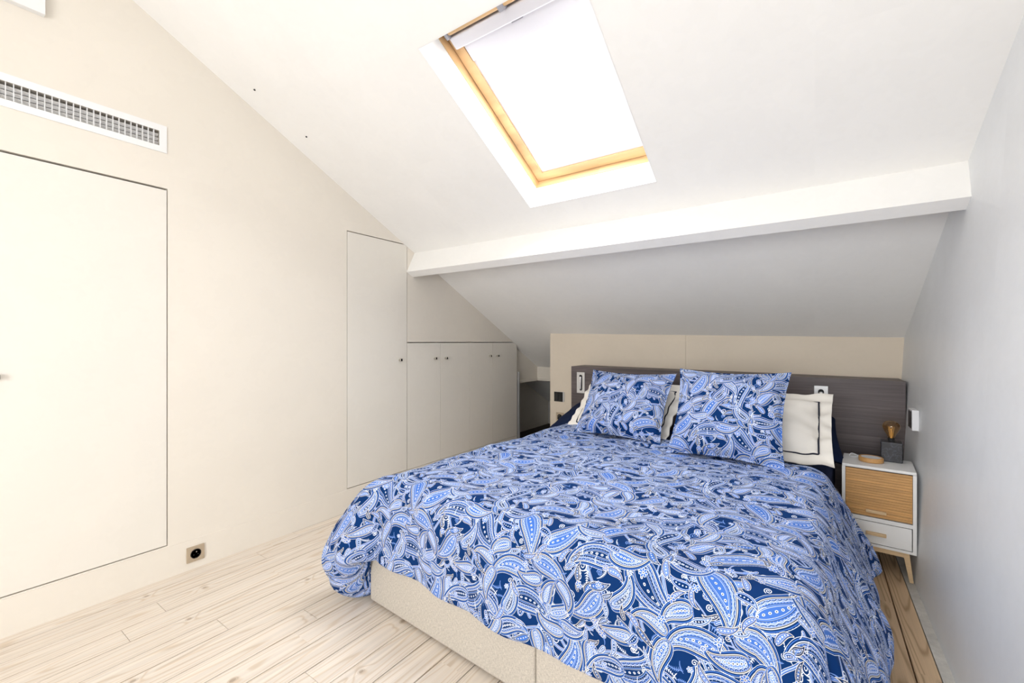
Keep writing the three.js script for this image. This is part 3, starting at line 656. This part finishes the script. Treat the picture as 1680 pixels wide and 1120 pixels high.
{
  const a = thing('navy_pillow', 'plain navy pillow lying at the switch end of the headboard', 'pillow', undefined, 0, 'navy pillows under the white ones');
  mesh('pillowcase', cushionGeo(0.80, 0.50, 0.15, { seed: 9, pinch: 0.04, sag: -0.05 }), M.navy, a);
  lean(a, [-1.68, 0.545, 2.87], [-0.88, 0.545, 2.84], [-1.27, 0.68, 3.32]);
  const b = thing('navy_pillow', 'plain navy pillow lying at the nightstand end of the headboard', 'pillow', undefined, 0, 'navy pillows under the white ones');
  mesh('pillowcase', cushionGeo(0.80, 0.50, 0.15, { seed: 12, pinch: 0.04, sag: -0.05 }), M.navy, b);
  lean(b, [-0.66, 0.575, 2.86], [0.150, 0.560, 2.93], [-0.25, 0.74, 3.33]);
}

// ---------------------------------------------------------------- nightstand and what stands on it
{
  const w = 0.287, h = 0.538, dp = 0.262, t = 0.014;
  const n = thing('nightstand', 'white nightstand with a bamboo slatted front, one drawer and splayed wooden legs', 'nightstand', [0.116, 0, 2.845], -4 * Math.PI / 180);
  const yb = 0.140, ym0 = 0.264, ym1 = 0.287;
  mesh('body', [lbox(0, w, h - t, h, -dp, 0, 0.003), lbox(0, t, yb, h - t, -dp, 0), lbox(w - t, w, yb, h - t, -dp, 0), lbox(t, w - t, yb, yb + 0.012, -dp, 0), lbox(t, w - t, ym0, ym1 - 0.004, -dp, -0.002), lbox(t, w - t, yb, h - t, -dp, -dp + 0.006)], M.whitePaint, n);
  const f = new THREE.Group(); f.name = 'tambour'; n.add(f);
  const y0 = ym1, y1 = h - t - 0.004, ns = 18, sh = (y1 - y0) / ns;
  for (let k = 0; k < ns; k++) { const s = lbox(t + 0.001, w - t - 0.001, y0 + k * sh + 0.0003, y0 + (k + 1) * sh - 0.0003, -0.010, -0.003, 0.0012); const uv = s.attributes.uv; for (let i = 0; i < uv.count; i++) uv.setX(i, uv.getX(i) + k * 0.37); mesh('slat', s, M.bamboo, f); }
  mesh('handle', lbox(0.096, 0.176, y0 + 0.022, y0 + 0.037, -0.004, 0.014, 0.003), M.lightWood, n);
  const dr = mesh('drawer', lbox(t + 0.003, w - t - 0.003, yb + 0.015, ym0 - 0.004, -0.02, -0.002, 0.0015), M.whitePaint, n);
  mesh('handle', lbox(0.096, 0.176, yb + 0.058, yb + 0.073, -0.003, 0.015, 0.003), M.lightWood, dr);
  mesh('apron', [lbox(0.03, w - 0.03, yb - 0.026, yb - 0.0005, -0.030, -0.010, 0.002), lbox(0.03, w - 0.03, yb - 0.026, yb - 0.0005, -dp + 0.012, -dp + 0.03, 0.002)], M.lightWood, n);
  for (const [sx, sz] of [[0, 0], [1, 0], [0, 1], [1, 1]]) {
    const x = sx ? w - 0.038 : 0.038, z = sz ? -dp + 0.021 : -0.020, g = new THREE.CylinderGeometry(0.017, 0.0105, yb - 0.001, 4, 1); g.rotateY(Math.PI / 4); g.translate(0, (yb - 0.001) / 2, 0);
    const p = g.attributes.position; for (let i = 0; i < p.count; i++) { const k = 1 - p.getY(i) / yb; p.setX(i, p.getX(i) + x + (sx ? 1 : -1) * 0.020 * k); p.setZ(i, p.getZ(i) + z + (sz ? -1 : 1) * 0.004 * k); }
    mesh('leg', metricUV(g.toNonIndexed()), M.lightWood, n).geometry.computeVertexNormals();
  }
}
{
  const h = 0.538;
  const l = thing('bulb_lamp', 'black marble cube lamp with a bare amber bulb on the nightstand', 'lamp', [0.333, h, 3.045], -4 * Math.PI / 180);
  mesh('base', lbox(-0.044, 0.044, 0.0005, 0.104, -0.044, 0.044, 0.004), M.marble, l);
  const so = new THREE.CylinderGeometry(0.014, 0.014, 0.016, 20); so.translate(0, 0.112, 0); mesh('socket', so, M.blackMatte, l);
  const prof = [[0.0125, 0], [0.0135, 0.010], [0.020, 0.028], [0.030, 0.046], [0.0365, 0.064], [0.035, 0.080], [0.026, 0.093], [0.012, 0.0995], [0.0002, 0.101]].map(([a, b]) => new THREE.Vector2(a, b));
  const bu = new THREE.LatheGeometry(new THREE.SplineCurve(prof).getPoints(40), 36); bu.translate(0, 0.112, 0); const bulb = mesh('bulb', bu, M.amber, l);
  const pts = []; for (let k = 0; k < 13; k++) { const a = k / 12 * Math.PI * 1.8; pts.push(new THREE.Vector3(Math.cos(a) * (k % 2 ? 0.013 : 0.007), k % 2 ? 0.182 : 0.128, Math.sin(a) * (k % 2 ? 0.013 : 0.007))); }
  mesh('filament', tube(pts, 0.0007, 120, false, 5), M.filament, bulb);
  const st = new THREE.CylinderGeometry(0.004, 0.006, 0.05, 10); st.translate(0, 0.145, 0); mesh('stem', st, M.filament, bulb);
  const c = thing('charging_pad', 'round white charging pad with a wooden rim on the nightstand', 'charger', [0.243, h, 2.965]);
  const rim = new THREE.LatheGeometry([[0.030, 0.001], [0.050, 0.001], [0.052, 0.003], [0.052, 0.022], [0.050, 0.024], [0.043, 0.024], [0.042, 0.022]].map(([a, b]) => new THREE.Vector2(a, b)), 48); mesh('rim', rim, M.bamboo, c);
  const pad = new THREE.CylinderGeometry(0.0425, 0.0425, 0.021, 48); pad.translate(0, 0.012, 0); mesh('pad', pad, M.whitePlastic, c);
  mesh('cable', tube([[-0.045, 0.012, -0.022], [-0.062, 0.022, -0.030], [-0.080, 0.024, -0.036], [-0.088, 0.012, -0.040], [-0.082, 0.004, -0.05], [-0.04, 0.003, -0.075], [0.0, 0.003, -0.105]].map((q) => new THREE.Vector3(...q)), 0.0022, 60), M.whitePlastic, c);
}
tag(mesh('power_cable', tube([[0.14, 0.006, 2.75], [0.17, 0.03, 2.80], [0.21, 0.028, 2.86], [0.25, 0.008, 2.93], [0.22, 0.006, 3.02], [0.15, 0.006, 3.1]].map((q) => P3(...q)), 0.004, 60), M.blackMatte), 'black power cable on the boards under the nightstand', 'cable');

renderer.render(scene, camera);
